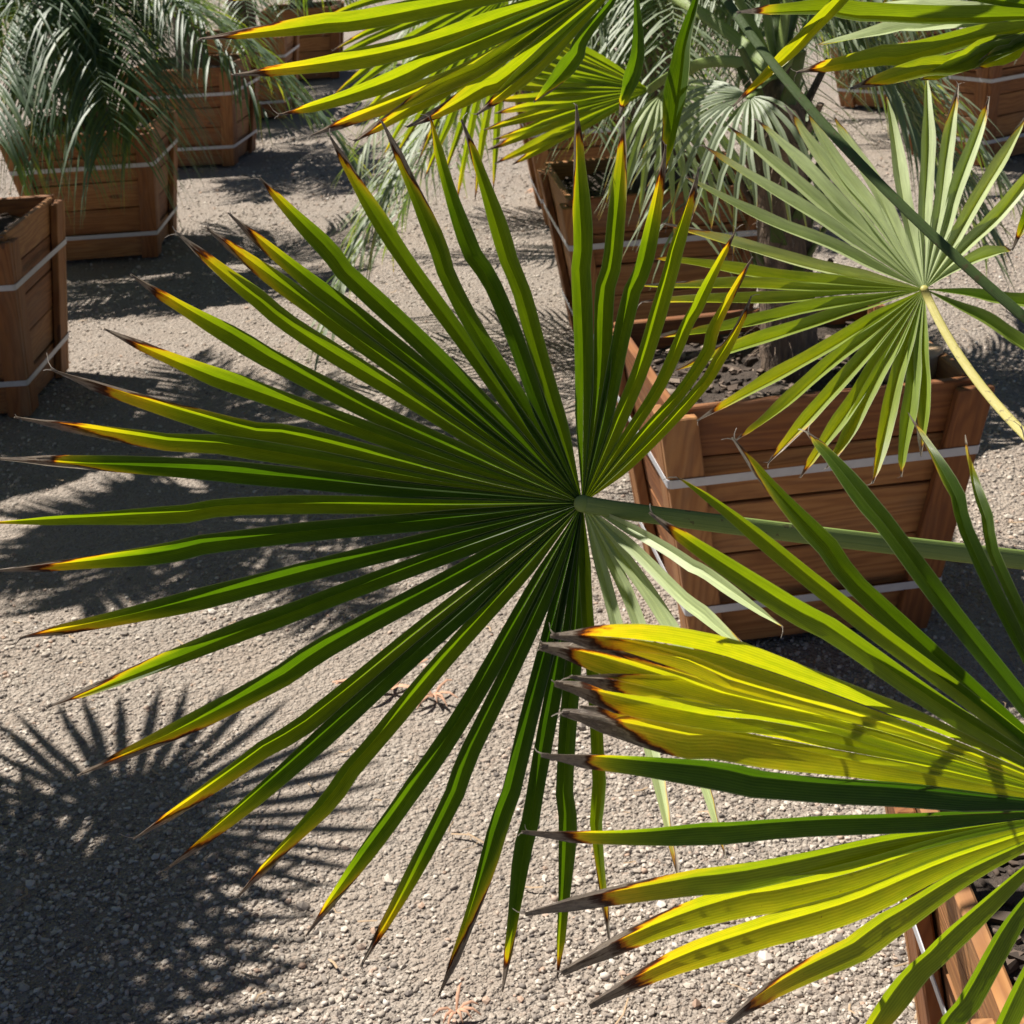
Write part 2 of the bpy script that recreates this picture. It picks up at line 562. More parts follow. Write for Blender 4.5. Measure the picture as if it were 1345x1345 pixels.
def planter(label, cx, cy, rotz, Wx=0.82, Wy=0.82, taper=0.095, h=0.70, seed=0, rows=5, soil_drop=0.075):
    t = thing('planter_box', label, 'planter', (cx, cy, 0), rotz, 'slatted wooden planter boxes in the yard')
    r = random.Random(seed)
    th = 0.030
    # four faces: outward direction, tangent
    faces = [((0, -1), (1, 0), Wx, Wy), ((0, 1), (-1, 0), Wx, Wy), ((-1, 0), (0, -1), Wy, Wx), ((1, 0), (0, 1), Wy, Wx)]
    clt = 0.030   # cleat thickness
    for fi, (o2, t2, W, Dp) in enumerate(faces):
        o3, t3 = Vector((o2[0], o2[1], 0)), Vector((t2[0], t2[1], 0))

        def outp(z, inset=0.0):
            return o3 * (Dp / 2 - clt - taper * (1 - z / h) - inset) + Vector((0, 0, z))

        def halfw(z):
            return W / 2 - clt - taper * (1 - z / h)
        endtrim = 0.0 if fi < 2 else th + 0.002
        zc = 0.012
        heights = [h / rows + r.uniform(-0.012, 0.012) for _ in range(rows)]
        k = (h - 0.012) / sum(heights)
        for i in range(rows):
            z0 = zc
            z1 = zc + heights[i] * k - 0.005
            zc += heights[i] * k
            rec = r.uniform(0, 0.005)
            e0, e1 = r.uniform(0, 0.004), r.uniform(0, 0.004)
            sl = r.uniform(-0.002, 0.002)
            if i == rows - 1:
                z1 += r.uniform(-0.006, 0.004)
            b = bmesh.new()
            q0, q1 = [], []
            for (zz, sgn) in ((z0, -1), (z0, 1), (z1, 1), (z1, -1)):
                e = e0 if sgn < 0 else e1
                hw = halfw(zz) - endtrim - e
                q0.append(outp(zz + sgn * sl, rec) + t3 * (sgn * hw))
                q1.append(outp(zz + sgn * sl, rec + th - 0.004) + t3 * (sgn * hw))
            prism(b, q0, q1)
            add('plank', finish_board(b, 'plank', t3, (0, 0, 1)), t)
        # two upright cleats per face, stopping a little below the rim
        for sgn in (-1, 1):
            b = bmesh.new()
            cw = 0.088
            ztop = h - r.uniform(0.018, 0.035)
            zbot = 0.002
            trim = 0.0 if fi < 2 else clt + 0.003
            q0, q1 = [], []
            for (zz, kk) in ((zbot, 0), (zbot, 1), (ztop, 1), (ztop, 0)):
                hw = halfw(zz) + clt - trim + (0.0 if fi < 2 else clt * 0.0)
                xo = hw - (cw if kk == 0 else 0.0)
                q0.append(outp(zz, -clt) + t3 * (sgn * xo))
                q1.append(outp(zz, -0.001) + t3 * (sgn * xo))
            prism(b, q0, q1)
            add('cleat', finish_board(b, 'cleat', (0, 0, 1), t3), t)
    # two steel straps, thin bands pulled tight around the cleats
    for zs in (h * 0.735, h * 0.205):
        hwx = Wx / 2 - taper * (1 - zs / h) + 0.0025
        hwy = Wy / 2 - taper * (1 - zs / h) + 0.0025
        rc = 0.012
        loop = []
        for (sx, sy, a0) in ((1, -1, -90), (1, 1, 0), (-1, 1, 90), (-1, -1, 180)):
            for kk in range(4):
                a = math.radians(a0 + kk * 30)
                loop.append((sx * (hwx - rc) + rc * math.cos(a), sy * (hwy - rc) + rc * math.sin(a)))
        vs, fs = [], []
        n = len(loop)
        tl = taper / h
        for (x, y) in loop:
            ln = math.hypot(x, y)
            dx, dy = x / ln, y / ln
            for (off, dz) in ((0, -0.011), (0.0024, -0.011), (0.0024, 0.011), (0, 0.011)):
                vs.append((x + dx * (off + dz * tl), y + dy * (off + dz * tl), zs + dz + 0.004 * math.sin(3 * x + seed)))
        for i in range(n):
            j = (i + 1) % n
            for kk in range(4):
                k2 = (kk + 1) % 4
                fs.append((i * 4 + kk, j * 4 + kk, j * 4 + k2, i * 4 + k2))
        add('strap', mesh_from('strap', vs, fs, STEEL, False), t)
    # soil
    zs = h - soil_drop
    ins = clt + th + taper * (1 - zs / h) - 0.002
    ax, ay = Wx / 2 - ins, Wy / 2 - ins
    n = 22
    vs, fs = [], []

    def soil_z(x, y):
        return zs + 0.03 * mnoise.noise((x * 5 + seed, y * 5, 1)) + 0.02 * mnoise.noise((x * 14, y * 14 + seed, 2))
    for j in range(n + 1):
        for i in range(n + 1):
            x, y = -ax + 2 * ax * i / n, -ay + 2 * ay * j / n
            vs.append((x, y, soil_z(x, y)))
    for j in range(n):
        for i in range(n):
            q = j * (n + 1) + i
            fs.append((q, q + 1, q + n + 2, q + n + 1))
    add('soil', mesh_from('soil', vs, fs, SOIL), t)
    rs = np.random.RandomState(seed + 5)
    m = 500 if cy < 4 else 150
    px_, py_ = rs.uniform(-ax * 0.97, ax * 0.97, m), rs.uniform(-ay * 0.97, ay * 0.97, m)
    pz = np.array([soil_z(a, b_) + 0.003 for a, b_ in zip(px_, py_)])
    ch = scatter_islands('mulch', np.stack([px_, py_, pz], 1), 0.005 + 0.012 * rs.rand(m) ** 2.5, MULCH, 0.6, 'cube', seed, 1.5)
    add('mulch', ch, t, 'stuff')
    return t


planter('large wooden box right of centre with two pale straps across its shaded front', 0.71, 3.388, 0.095, 0.80, 0.76, 0.092, 0.704, 1)
planter('reddish wooden box directly behind the large box right of centre', 0.643, 5.657, 0.071, 0.82, 0.828, 0.10, 0.704, 2)
planter('wooden box cut by the left edge, its strapped right side facing the aisle', -2.174, 5.543, -0.006, 0.82, 0.78, 0.10, 0.74, 3)
planter('second wooden box of the left row, under drooping feather fronds', -2.168, 8.043, 0.014, 0.82, 0.82, 0.105, 0.716, 4)
planter('third wooden box of the left row, behind the one under drooping fronds', -2.082, 10.686, -0.12, 0.82, 0.84, 0.115, 0.708, 5)
planter('fourth wooden box of the left row, half hidden behind the third', -1.99, 12.75, -0.05, 0.82, 0.82, 0.095, 0.70, 6)
planter('last wooden box of the left row, tiny and mostly under leaves', -1.75, 15.1, 0.02, 0.82, 0.82, 0.095, 0.70, 14)
planter('wooden box in the lower right corner, sunlit rim and dark soil under the yellowing fan', 0.905, 1.395, -0.05, 0.82, 0.62, 0.095, 0.63, 7)
planter('distant wooden box at the upper right with a bright left side and single visible strap', 3.10, 11.0, 0.75, 0.72, 0.72, 0.10, 0.62, 8)
planter('distant sunlit wooden box cut by the right edge of the picture', 3.10, 8.95, 0.55, 0.80, 0.80, 0.11, 0.70, 9)
planter('wooden box far back in the middle row behind hanging grey-green leaves', 0.60, 8.15, 0.05, 0.82, 0.82, 0.10, 0.70, 10)


# ------------------------------------------------------------------ leaflets
def smooth(a, b, x):
    x = max(0.0, min(1.0, (x - a) / (b - a)))
    return x * x * (3 - 2 * x)


def bez3(p0, p1, p2, t):
    return p0 * (1 - t) ** 2 + p1 * (2 * t * (1 - t)) + p2 * t * t


def leaflet_geo(path, nrm, wl, wr, wmax, r, seg=22, fold=0.42, twist=0.0, twist_from=0.35, body=0.15, yel=0.80, brn=0.93,
                tip_w=0.10, side_burn=0.0, taper_from=0.66, plume=True, split=True):
    """path(t) -> point; wl, wr(rad) -> half widths limited by the neighbouring folds. Returns verts, faces, uv, age."""
    verts, uvs, ages, faces = [], [], [], []
    ts = [i / seg for i in range(seg + 1)]
    P = [path(t) for t in ts]
    us = (-1.0, -0.5, -1e-6, 1e-6, 0.5, 1.0)
    burn_side = r.choice((-1, 1))
    L = sum((P[i + 1] - P[i]).length for i in range(seg))
    nick = r.uniform(0.72, 0.9)
    for i, t in enumerate(ts):
        T = (P[min(i + 1, seg)] - P[max(i - 1, 0)]).normalized()
        N = (nrm - T * nrm.dot(T)).normalized()
        S = T.cross(N).normalized()
        tw = twist * smooth(twist_from, 1.0, t)
        if tw:
            R = Matrix.Rotation(tw, 3, T)
            N, S = R @ N, R @ S
        rad = max(L * t, 0.002)
        wm = wmax / 2
        tp = (0.92 + 0.08 * smooth(0.2, 0.6, t)) * (1.0 - 0.52 * smooth(taper_from, 0.95, t) - (0.44 - tip_w) * smooth(0.90, 1.0, t))
        wob = 1 + 0.05 * math.sin(t * 23 + nick * 40) * smooth(0.4, 0.6, t)
        hl = min(wl(t), wm * tp * wob)
        hr = min(wr(t), wm * tp * wob)
        fd = fold * (1.0 + 0.7 * smooth(brn - 0.1, 1.0, t))
        for u in us:
            w = (hl if u < 0 else hr)
            lift = (abs(u) - 0.5) * w * fd
            # edges lie on the viewer's side of the rib, and the halves bulge a little
            verts.append(P[i] + S * (u * w) + N * (lift + 0.08 * w * (1 - (2 * abs(u) - 1) ** 2)))
            uvs.append((u * 0.5 + 0.5, t * L * 2.0))
            b = body + 0.08 * smooth(0.2, 0.7, t)
            tt = t + side_burn * max(0, u * burn_side) * 0.8 + 0.02 * (abs(u) > 0.8)
            a = b + (0.70 - b) * smooth(yel - 0.13, yel + 0.07, tt)
            a = a + (0.93 - a) * smooth(brn - 0.055, brn + 0.035, tt)
            ages.append(a)
    m = len(us)
    for i in range(seg):
        for j in (0, 1, 3, 4):
            q = i * m + j
            faces.append((q, q + m, q + m + 1, q + 1))
    # torn thread at the very end
    if plume:
        q = len(verts)
        base = P[-1]
        T = (P[-1] - P[-3]).normalized()
        side = T.cross(nrm).normalized()
        for s in ((-1, 1) if split and r.random() < 0.4 else (r.choice((-1, 1)),)):
            ln = L * r.uniform(0.012, 0.045)
            bend = side * (s * ln * r.uniform(0.1, 0.9)) + nrm * (ln * r.uniform(-0.4, 0.3))
            q = len(verts)
            for kk in range(4):
                f = kk / 3
                pt = base - T * (L * 0.012) + T * (ln * f * (1 - 0.3 * f)) + bend * (f * f)
                wd = max(0.0005, wmax * 0.055 * (1 - f))
                for e in (-1, 1):
                    verts.append(pt + side * (e * wd))
                    uvs.append((0.3 + 0.2 * e, (1 + 0.05 * f) * L * 2))
                    ages.append(0.93 + 0.07 * f)
            for kk in range(3):
                faces.append((q + 2 * kk, q + 2 * kk + 2, q + 2 * kk + 3, q + 2 * kk + 1))
    return verts, faces, uvs, ages


def leaf_mesh(name, chunks, mat, origin):
    V, F, U, A = [], [], [], []
    for (v, f, u, a) in chunks:
        o = len(V)
        V += [tuple(p - origin) for p in v]
        F += [tuple(i + o for i in q) for q in f]
        U += u
        A += a
    me = bpy.data.meshes.new(name)
    me.from_pydata(V, [], F)
    me.materials.append(mat)
    me.polygons.foreach_set('use_smooth', [True] * len(me.polygons))
    uvl = me.uv_layers.new(name='UVMap')
    li = np.zeros(len(me.loops), dtype=np.int32)
    me.loops.foreach_get('vertex_index', li)
    uvl.data.foreach_set('uv', np.array(U, dtype=np.float32)[li].reshape(-1))
    at = me.attributes.new('age', 'FLOAT', 'POINT')
    at.data.foreach_set('value', np.array(A, dtype=np.float32))
    me.update()
    return me


def tube(path, radii, up, mat, name, origin, n=10, seg=24, channel=0.0):
    """tapered stalk, radii(t) -> (half width, half thickness)"""
    vs, fs = [], []
    for i in range(seg + 1):
        t = i / seg
        T = (path(min(1, t + 0.02)) - path(max(0, t - 0.02))).normalized()
        N = (up - T * up.dot(T)).normalized()
        S = T.cross(N)
        a, b = radii(t)
        for k in range(n):
            ang = 2 * math.pi * k / n
            ca, sa = math.cos(ang), math.sin(ang)
            bb = b * ((0.30 if abs(ca) < 0.9 else 0.7) if sa > 0 else 0.95)
            vs.append(path(t) + S * (ca * a) + N * (sa * bb) - origin)
    for i in range(seg):
        for k in range(n):
            k2 = (k + 1) % n
            fs.append((i * n + k, i * n + k2, (i + 1) * n + k2, (i + 1) * n + k))
    fs.append(tuple(range(n)))
    fs.append(tuple(seg * n + k for k in reversed(range(n))))
    me = mesh_from(name, vs, fs, mat)
    ln = sum((path((i + 1) / seg) - path(i / seg)).length for i in range(seg))
    uvl = me.uv_layers.new(name='UVMap')
    for lp in me.loops:
        q = lp.vertex_index
        uvl.data[lp.index].uv = (abs((q % n) / n - 0.5) * 2, (q // n) / seg * ln)
    return me


def hastula(verts_mesh, hub, n, rad, origin, mat):
    b = bmesh.new()
    bmesh.ops.create_uvsphere(b, u_segments=12, v_segments=8, radius=1)
    q = n.to_track_quat('Z', 'Y').to_matrix()
    for v in b.verts:
        c = v.co
        v.co = hub - origin + q @ Vector((c.x * rad, c.y * rad, c.z * rad * 0.5 + rad * 0.25))
    b.from_mesh(verts_mesh)
    b.to_mesh(verts_mesh)
    b.free()
    verts_mesh.polygons.foreach_set('use_smooth', [True] * len(verts_mesh.polygons))


def fan_frond(palm, hub, n, leaves, stalk_pts, stalk_mat, origin, r, mat=LEAF, wmax=0.03, gap_max=6.0, stalk_w=(0.016, 0.011), joined=False,
              hub_rad=0.010, fold=1.1, label=None, seg=22):
    """leaves: dicts with tip (point), mid (point or None) and colour numbers. One stalk, each leaflet an object under it."""
    p0, p1, p2 = stalk_pts
    # bezier control so that the curve passes p1 half way
    c1 = p1 * 2 - (p0 + p2) * 0.5
    st = tube(lambda t: bez3(p0, c1, p2, t), lambda t: (stalk_w[0] * (1 - t) + stalk_w[1] * t, 0.75 * (stalk_w[0] * (1 - t) + stalk_w[1] * t)),
              n, stalk_mat, 'frond', origin)
    hastula(st, hub, n, hub_rad, origin, stalk_mat)
    fr = add('frond', st, palm)
    if label:
        fr['label'] = label
    e1 = (RIGHT - n * RIGHT.dot(n)).normalized()
    e2 = n.cross(e1)
    for lf in leaves:
        d = lf['tip'] - hub
        if lf.get('mid') is not None:
            d = (lf['mid'] * 2 - (hub + lf['tip']) * 0.5) - hub
        lf['ang'] = math.atan2(d.dot(e2), d.dot(e1))
    leaves.sort(key=lambda q: q['ang'])
    chunks = []
    m = len(leaves)
    for i, lf in enumerate(leaves):
        tip = lf['tip']
        D = tip - hub
        mid = lf.get('mid')
        if mid is None:
            mid = hub + D * 0.5
        c = mid * 2 - (hub + tip) * 0.5
        lift = lf.get('lift', 0.0)
        bow = lf.get('bow', 0.0)
        Ln = D.length
        side = D.normalized().cross(n)
        kk = lf.get('kink', r.uniform(-0.008, 0.008))
        k0 = lf.get('k0', r.uniform(0.55, 0.70))
        ph = r.uniform(0, 6.28)
        amp = r.uniform(0.001, 0.0035)

        def path(t, hub=hub, c=c, tip=tip, lift=lift, Ln=Ln, side=side, kk=kk, k0=k0, bow=bow, ph=ph, amp=amp):
            return (bez3(hub, c, tip, t) + n * (lift * Ln * t ** 2 + bow * Ln * math.sin(math.pi * t)) +
                    side * (kk * (smooth(k0 - 0.04, k0 + 0.04, t) - t) * smooth(0.2, 0.5, t) + amp * math.sin(7 * t + ph) * smooth(0.15, 0.5, t)) +
                    n * (amp * 1.5 * math.sin(9 * t + ph * 2) * smooth(0.2, 0.5, t)))
        lf['path'] = path
    tg = math.tan(math.radians(gap_max))
    for i, lf in enumerate(leaves):
        path = lf['path']

        def near_fn(other, path=path):
            return lambda t: min(tg * max((path(t) - hub).length, 0.003), 0.54 * (path(t) - other(t)).length + 0.0004)
        wl = near_fn(leaves[(i + 1) % m]['path'])
        wr = near_fn(leaves[i - 1]['path'])
        clean = 0.14 if (lf.get('brn', 0.95) > 0.93 and r.random() < 0.22) else 0.0
        g = leaflet_geo(path, n, wl, wr, lf.get('w', wmax), r, seg=seg, fold=lf.get('fold', fold),
                        twist=lf.get('twist', r.uniform(-0.4, 0.4)), body=lf.get('body', 0.12) + r.uniform(-0.04, 0.04),
                        yel=clean + lf.get('yel', 0.86) + r.uniform(-0.06, 0.07), brn=min(1.0, clean * 0.4 + lf.get('brn', 0.95) + r.uniform(-0.03, 0.025)),
                        side_burn=lf.get('side_burn', r.choice((0.0, 0.06, 0.12, 0.2))), taper_from=lf.get('taper', 0.66),
                        tip_w=lf.get('tip_w', 0.04))
        if joined:
            chunks.append(g)
        else:
            add('leaflet', leaf_mesh('leaflet', [g], lf.get('mat', mat), origin), fr)
    if joined:
        add('leaflet_spray', leaf_mesh('leaflet_spray', chunks, mat, origin), fr, 'stuff')
    return fr


def auto_fan(palm, hub, n, radius, crown, origin, r, a0=-150, a1=150, count=34, axis=None, mat=LEAF, wmax=0.028, droop=-0.2, joined=True,
             stalk_mat=STEM_GREEN, body=0.2, sag=0.12, seg=12, yel=0.85, brn=0.95, fold=0.4, stalk_w=(0.011, 0.016), **kw):
    """a fan built from numbers: leaflets spread round `axis` in the plane of n"""
    if axis is None:
        axis = hub - crown
    ax = (axis - n * axis.dot(n)).normalized()
    ay = n.cross(ax)
    leaves = []
    for i in range(count):
        a = math.radians(a0 + (a1 - a0) * i / (count - 1) + r.uniform(-1.2, 1.2))
        L = radius * (0.80 + 0.2 * math.cos(a * 0.6)) * r.uniform(0.92, 1.05)
        d = ax * math.cos(a) + ay * math.sin(a)
        tip = hub + d * L + n * (droop * L) + Vector((0, 0, -sag * L * r.uniform(0.5, 1.4)))
        mid = hub + d * (L * 0.52) + n * (droop * L * 0.35)
        leaves.append(dict(tip=tip, mid=mid, body=body, yel=yel, brn=brn, seg=seg))
    mid = (crown + hub) * 0.5 + Vector((0, 0, 0.10 * (hub - crown).length))
    return fan_frond(palm, hub, n, leaves, (hub, mid, crown), stalk_mat, origin, r, mat=mat, wmax=wmax, joined=joined, gap_max=5.5,
                     stalk_w=stalk_w, seg=seg, fold=fold, **kw)


def trunk_mesh(origin, base, top, r0, r1, seed=0, name='trunk'):
    """tapered fibrous trunk with old leaf bases as raised scales"""
    rr = random.Random(seed)
    vs, fs = [], []
    n, seg = 22, 26
    for i in range(seg + 1):
        t = i / seg
        c = base.lerp(top, t)
        rad = r0 + (r1 - r0) * t
        rad *= (1.0 if t < 0.9 else 1 - (t - 0.9) * 6)
        for k in range(n):
            a = 2 * math.pi * k / n
            sc = 1 + 0.14 * abs(math.sin(a * 3.5 + i * 0.9)) + 0.06 * rr.uniform(-1, 1)
            vs.append(c + Vector((math.cos(a), math.sin(a), 0)) * max(rad * sc, 0.003) - origin)
    for i in range(seg):
        for k in range(n):
            k2 = (k + 1) % n
            fs.append((i * n + k, i * n + k2, (i + 1) * n + k2, (i + 1) * n + k))
    fs.append(tuple(seg * n + k for k in range(n)))
    return mesh_from(name, vs, fs, TRUNK)


def leaf_bases(palm, origin, base, top, rad, count, seed):
    """old cut stalk bases and hairy fibres clinging to the trunk"""
    rr = random.Random(seed)
    for i in range(count):
        t = 0.25 + 0.75 * i / count
        a = i * 2.4
        p = base.lerp(top, t) + Vector((math.cos(a), math.sin(a), 0)) * rad * 0.8
        d = Vector((math.cos(a) * 0.55, math.sin(a) * 0.55, 1)).normalized()
        ln = rr.uniform(0.08, 0.17)
        me = tube(lambda s, p=p, d=d, ln=ln: p + d * (ln * s), lambda s: (0.024 * (1 - 0.45 * s), 0.010), Vector((math.cos(a), math.sin(a), 0)),
                  STEM_DARK if i % 3 else TRUNK, 'leaf_base', origin, n=8, seg=4)
        add('leaf_base', me, palm)
    vs, fs = [], []
    for i in range(count * 14):
        t = rr.uniform(0.1, 1.0)
        a = rr.uniform(0, 6.283)
        p = base.lerp(top, t) + Vector((math.cos(a), math.sin(a), 0)) * rad * 1.10 - origin
        d = Vector((math.cos(a + rr.uniform(-1, 1)), math.sin(a + rr.uniform(-1, 1)), rr.uniform(-0.8, 1.6))).normalized() * rr.uniform(0.03, 0.09)
        s = Vector((-math.sin(a), math.cos(a), 0)) * 0.0013
        q = len(vs)
        vs += [p - s, p + s, p + d * 0.6 + s * 0.7 + Vector((0, 0, -0.004)), p + d * 0.6 - s * 0.7 + Vector((0, 0, -0.004)), p + d + Vector((0, 0, -0.02))]
        fs += [(q, q + 1, q + 2, q + 3), (q + 3, q + 2, q + 4)]
    add('fibre', mesh_from('fibre', vs, fs, TRUNK, False), palm, 'stuff')


def px_leaf(hub, n, tip, mid=None, **kw):
    back = kw.pop('back', 0.0)
    tp = on_plane(tip[0], tip[1], hub, n)
    md = on_plane(mid[0], mid[1], hub, n) if mid else (hub + tp) * 0.5
    d = dict(tip=tp + (tp - EYE) * back, mid=md + (md - EYE) * (back * 0.32), **kw)
    return d


# ------------------------------------------------------------------ the near fan palm (lower right box)
r = random.Random(21)
NEAR = Vector((0.93, 1.42, 0.0))
near = thing('fan_palm', 'near fan palm with big backlit fans, rooted in the lower right box', 'palm', (0.93, 1.42, 0.56), 0, 'palms growing in wooden boxes')
OR = Vector((0.93, 1.42, 0.56))
CROWN = Vector((0.95, 1.42, 1.02))
add('trunk', trunk_mesh(OR, Vector((0.93, 1.42, 0.50)), CROWN, 0.085, 0.07, 3), near)
leaf_bases(near, OR, Vector((0.93, 1.42, 0.50)), CROWN, 0.085, 16, 4)

# 1. the big dark fan in the middle
n1 = cam_dir(0.05, -0.11, 0.99)
h1 = at_depth(765, 661, 1.45)
main_spec = [
    # tip, mid, extras
    ((986, 388), (908, 522), dict(w=0.0125, body=0.414, yel=.84)), ((990, 338), (896, 500), dict(w=0.0125, body=0.396, yel=.86)),
    ((966, 300), (884, 470), dict(w=0.0132, body=0.360)), ((916, 220), (858, 430), dict(w=0.0175, body=0.306, twist=.35)),
    ((874, 190), (824, 425), dict(w=0.0182, body=0.155)), ((816, 152), (800, 400), dict(w=0.0198, body=0.167)), ((757, 137), (766, 400), dict(w=0.0205, body=0.167, yel=.9)),
    ((606, 157), (690, 410), dict(w=0.0190, body=0.20, yel=.9)), ((564, 152), (653, 402), dict(w=0.0182, body=0.136)), ((498, 160), (613, 400), dict(w=0.0182, body=0.136)),
    ((432, 180), (562, 382), dict(w=0.0175, body=0.20)), ((342, 234), (512, 408), dict(w=0.0205, body=0.136)), ((300, 279), (505, 446), dict(w=0.0190, body=0.112)),
    ((270, 297), (478, 452), dict(w=0.0198, body=0.149, yel=.80)), ((230, 307), (455, 470), dict(w=0.0198, body=0.20, yel=.80)), ((172, 358), (430, 510), dict(w=0.0212, body=0.136, yel=.80)),
    ((137, 432), (420, 545), dict(w=0.0205, body=0.20, yel=.80)), ((66, 487), (400, 578), dict(w=0.0212, body=0.20, yel=.82, brn=.91)), ((18, 546), (390, 604), dict(w=0.0205, body=0.20, yel=.82, brn=.91)),
    ((-8, 601), (388, 628), dict(w=0.0220, body=0.074, yel=.84, brn=.92)), ((-14, 684), (390, 668), dict(w=0.0198, body=0.20, yel=.83)), ((-10, 748), (370, 706), dict(w=0.0212, body=0.074)),
    ((26, 839), (370, 758), dict(w=0.0220, body=0.112, yel=.80)), ((60, 929), (395, 800), dict(w=0.0205, body=0.087)), ((103, 1020), (430, 850), dict(w=0.0235, body=0.099)),
    ((176, 1104), (450, 905), dict(w=0.0205, body=0.20, yel=.80)), ((217, 1143), (470, 925), dict(w=0.0220, body=0.074)), ((313, 1184), (520, 940), dict(w=0.0205, body=0.20, yel=.83)),
    ((402, 1229), (578, 980), dict(w=0.0212, body=0.050, yel=.9)), ((473, 1269), (622, 985), dict(w=0.0205, body=0.050, yel=.9)), ((577, 1308), (675, 1010), dict(w=0.0205, body=0.050, yel=.9)),
    ((657, 1304), (712, 990), dict(w=0.0190, body=0.087, yel=.92)), ((731, 1285), (748, 985), dict(w=0.0190, body=0.112, yel=.92)),
    ((801, 1244), (778, 950), dict(w=0.0137, body=0.270, back=-.08, yel=.93)), ((896, 1172), (832, 900), dict(w=0.0137, body=0.324, back=-.19, mat=LEAF_PALE_SUNLIT, fold=.6, yel=.93)),
    ((952, 1132), (868, 880), dict(w=0.0148, body=0.342, back=-.19, mat=LEAF_PALE_SUNLIT, fold=.6, yel=.93)), ((1003, 1020), (888, 832), dict(w=0.0160, body=0.360, back=-.19, mat=LEAF_PALE_SUNLIT, fold=.6, yel=.95)),  # paler material puts the sunlight on these hanging leaflets into their colour
    ((1006, 880), (880, 765), dict(w=0.0137, body=0.360, back=-.19, mat=LEAF_PALE_SUNLIT, fold=.6, yel=.95)), ((1028, 822), (898, 735), dict(w=0.0126, body=0.342, back=-.19, mat=LEAF_PALE_SUNLIT, fold=.6, yel=.95)),
]
leaves = [px_leaf(h1, n1, a, b, **c) for a, b, c in main_spec]
fan_frond(near, h1, n1, leaves, (h1, at_depth(1060, 702, 1.47), CROWN), STEM_GREEN, OR, r, wmax=.028, stalk_w=(0.0085, 0.0115), hub_rad=.0095,
          label='large dark green backlit fan filling the middle of the view')

# 2. the yellowing fan at the lower right
n2 = cam_dir(0.18, -0.46, 0.87)
h2 = at_depth(1452, 1062, 1.18)
low_spec = [
    ((1345, 560), None, dict(w=.013, body=.16, back=.24)), ((1266, 570), (1318, 745), dict(w=.010, body=.16, back=.24)), ((1197, 542), (1294, 745), dict(w=.0125, body=.10, yel=.95, back=.24)),
    ((1057, 565), (1212, 755), dict(w=.0165, body=.10, yel=.96, back=.22)), ((960, 572), (1178, 812), dict(w=.0175, body=.10, yel=.96, back=.20)),
    ((888, 629), (1140, 815), dict(w=.015, body=.30, yel=.92, back=.15)), ((855, 672), (1110, 846), dict(w=.018, body=.32, yel=.88, brn=.93, back=.06)),
    ((722, 832), (1060, 900), dict(w=.033, body=.50, yel=.86, brn=.92, mat=LEAF_GOLD, tip_w=.05, taper=.74, fold=.5)), ((752, 846), (1056, 914), dict(w=.026, body=.50, yel=.86, brn=.93, mat=LEAF_GOLD, taper=.74, fold=.5)), ((748, 884), (1056, 944), dict(w=.025, body=.52, yel=.86, brn=.92, mat=LEAF_GOLD, taper=.74, fold=.5)),
    ((760, 924), (1064, 976), dict(w=.025, body=.52, yel=.86, brn=.93, mat=LEAF_GOLD, taper=.74, fold=.5)), ((708, 858), (1050, 930), dict(w=.035, body=.50, yel=.88, brn=.93, mat=LEAF_GOLD, tip_w=.12, taper=.74, fold=.5)),
    ((728, 903), (1060, 960), dict(w=.035, body=.50, yel=.88, brn=.93, mat=LEAF_GOLD, tip_w=.10, taper=.72, fold=.5)), ((738, 938), (1065, 990), dict(w=.036, body=.50, yel=.86, brn=.89, mat=LEAF_GOLD, tip_w=.12, taper=.72, fold=.5)),
    ((711, 988), (1060, 1028), dict(w=.026, body=.04, yel=.86, brn=.90, tip_w=.10)), ((684, 1092), (1060, 1084), dict(w=.022, body=.10, yel=.84, brn=.90, tip_w=.10)),  # shade on these two leaflets is put into a darker green
    ((690, 1204), (1050, 1128), dict(w=.028, body=.34, yel=.82, brn=.89, tip_w=.12, fold=.5, twist=.1)), ((737, 1276), (1085, 1150), dict(w=.037, body=.48, yel=.88, brn=.91, mat=LEAF_GOLD, tip_w=.16, fold=.32, twist=.05)),
    ((774, 1322), (1100, 1185), dict(w=.038, body=.48, yel=.87, brn=.90, mat=LEAF_GOLD, tip_w=.16, fold=.32, twist=.05)), ((958, 1350), (1185, 1195), dict(w=.035, body=.40, yel=.88, brn=.93, tip_w=.16, fold=.4, twist=.05)),
    ((1085, 1430), (1240, 1240), dict(w=.029, body=.30, fold=.55, twist=.1)), ((1160, 1500), (1290, 1270), dict(w=.026, body=.24, fold=.55, twist=.1)), ((1240, 1560), (1345, 1300), dict(w=.025, body=.22, fold=.55, twist=.1)),
    ((1330, 1600), (1395, 1330), dict(w=.025, body=.22, fold=.55, twist=.1)), ((1430, 1640), None, dict(w=.034)), ((1530, 1640), None, dict(w=.034)),
    ((1460, 560), None, dict(w=.026)), ((1590, 620), None, dict(w=.026)), ((1700, 700), None, dict(w=.026)),
]
leaves = [px_leaf(h2, n2, a, b, **c) for a, b, c in low_spec]
fan_frond(near, h2, n2, leaves, (h2, (h2 + CROWN) * .5 + Vector((0.03, 0, 0.04)), CROWN), STEM_GREEN, OR, r, wmax=.04, gap_max=5.0, stalk_w=(0.013, 0.016), fold=.75,
          label='yellowing fan with withered grey leaf tips at the lower right')

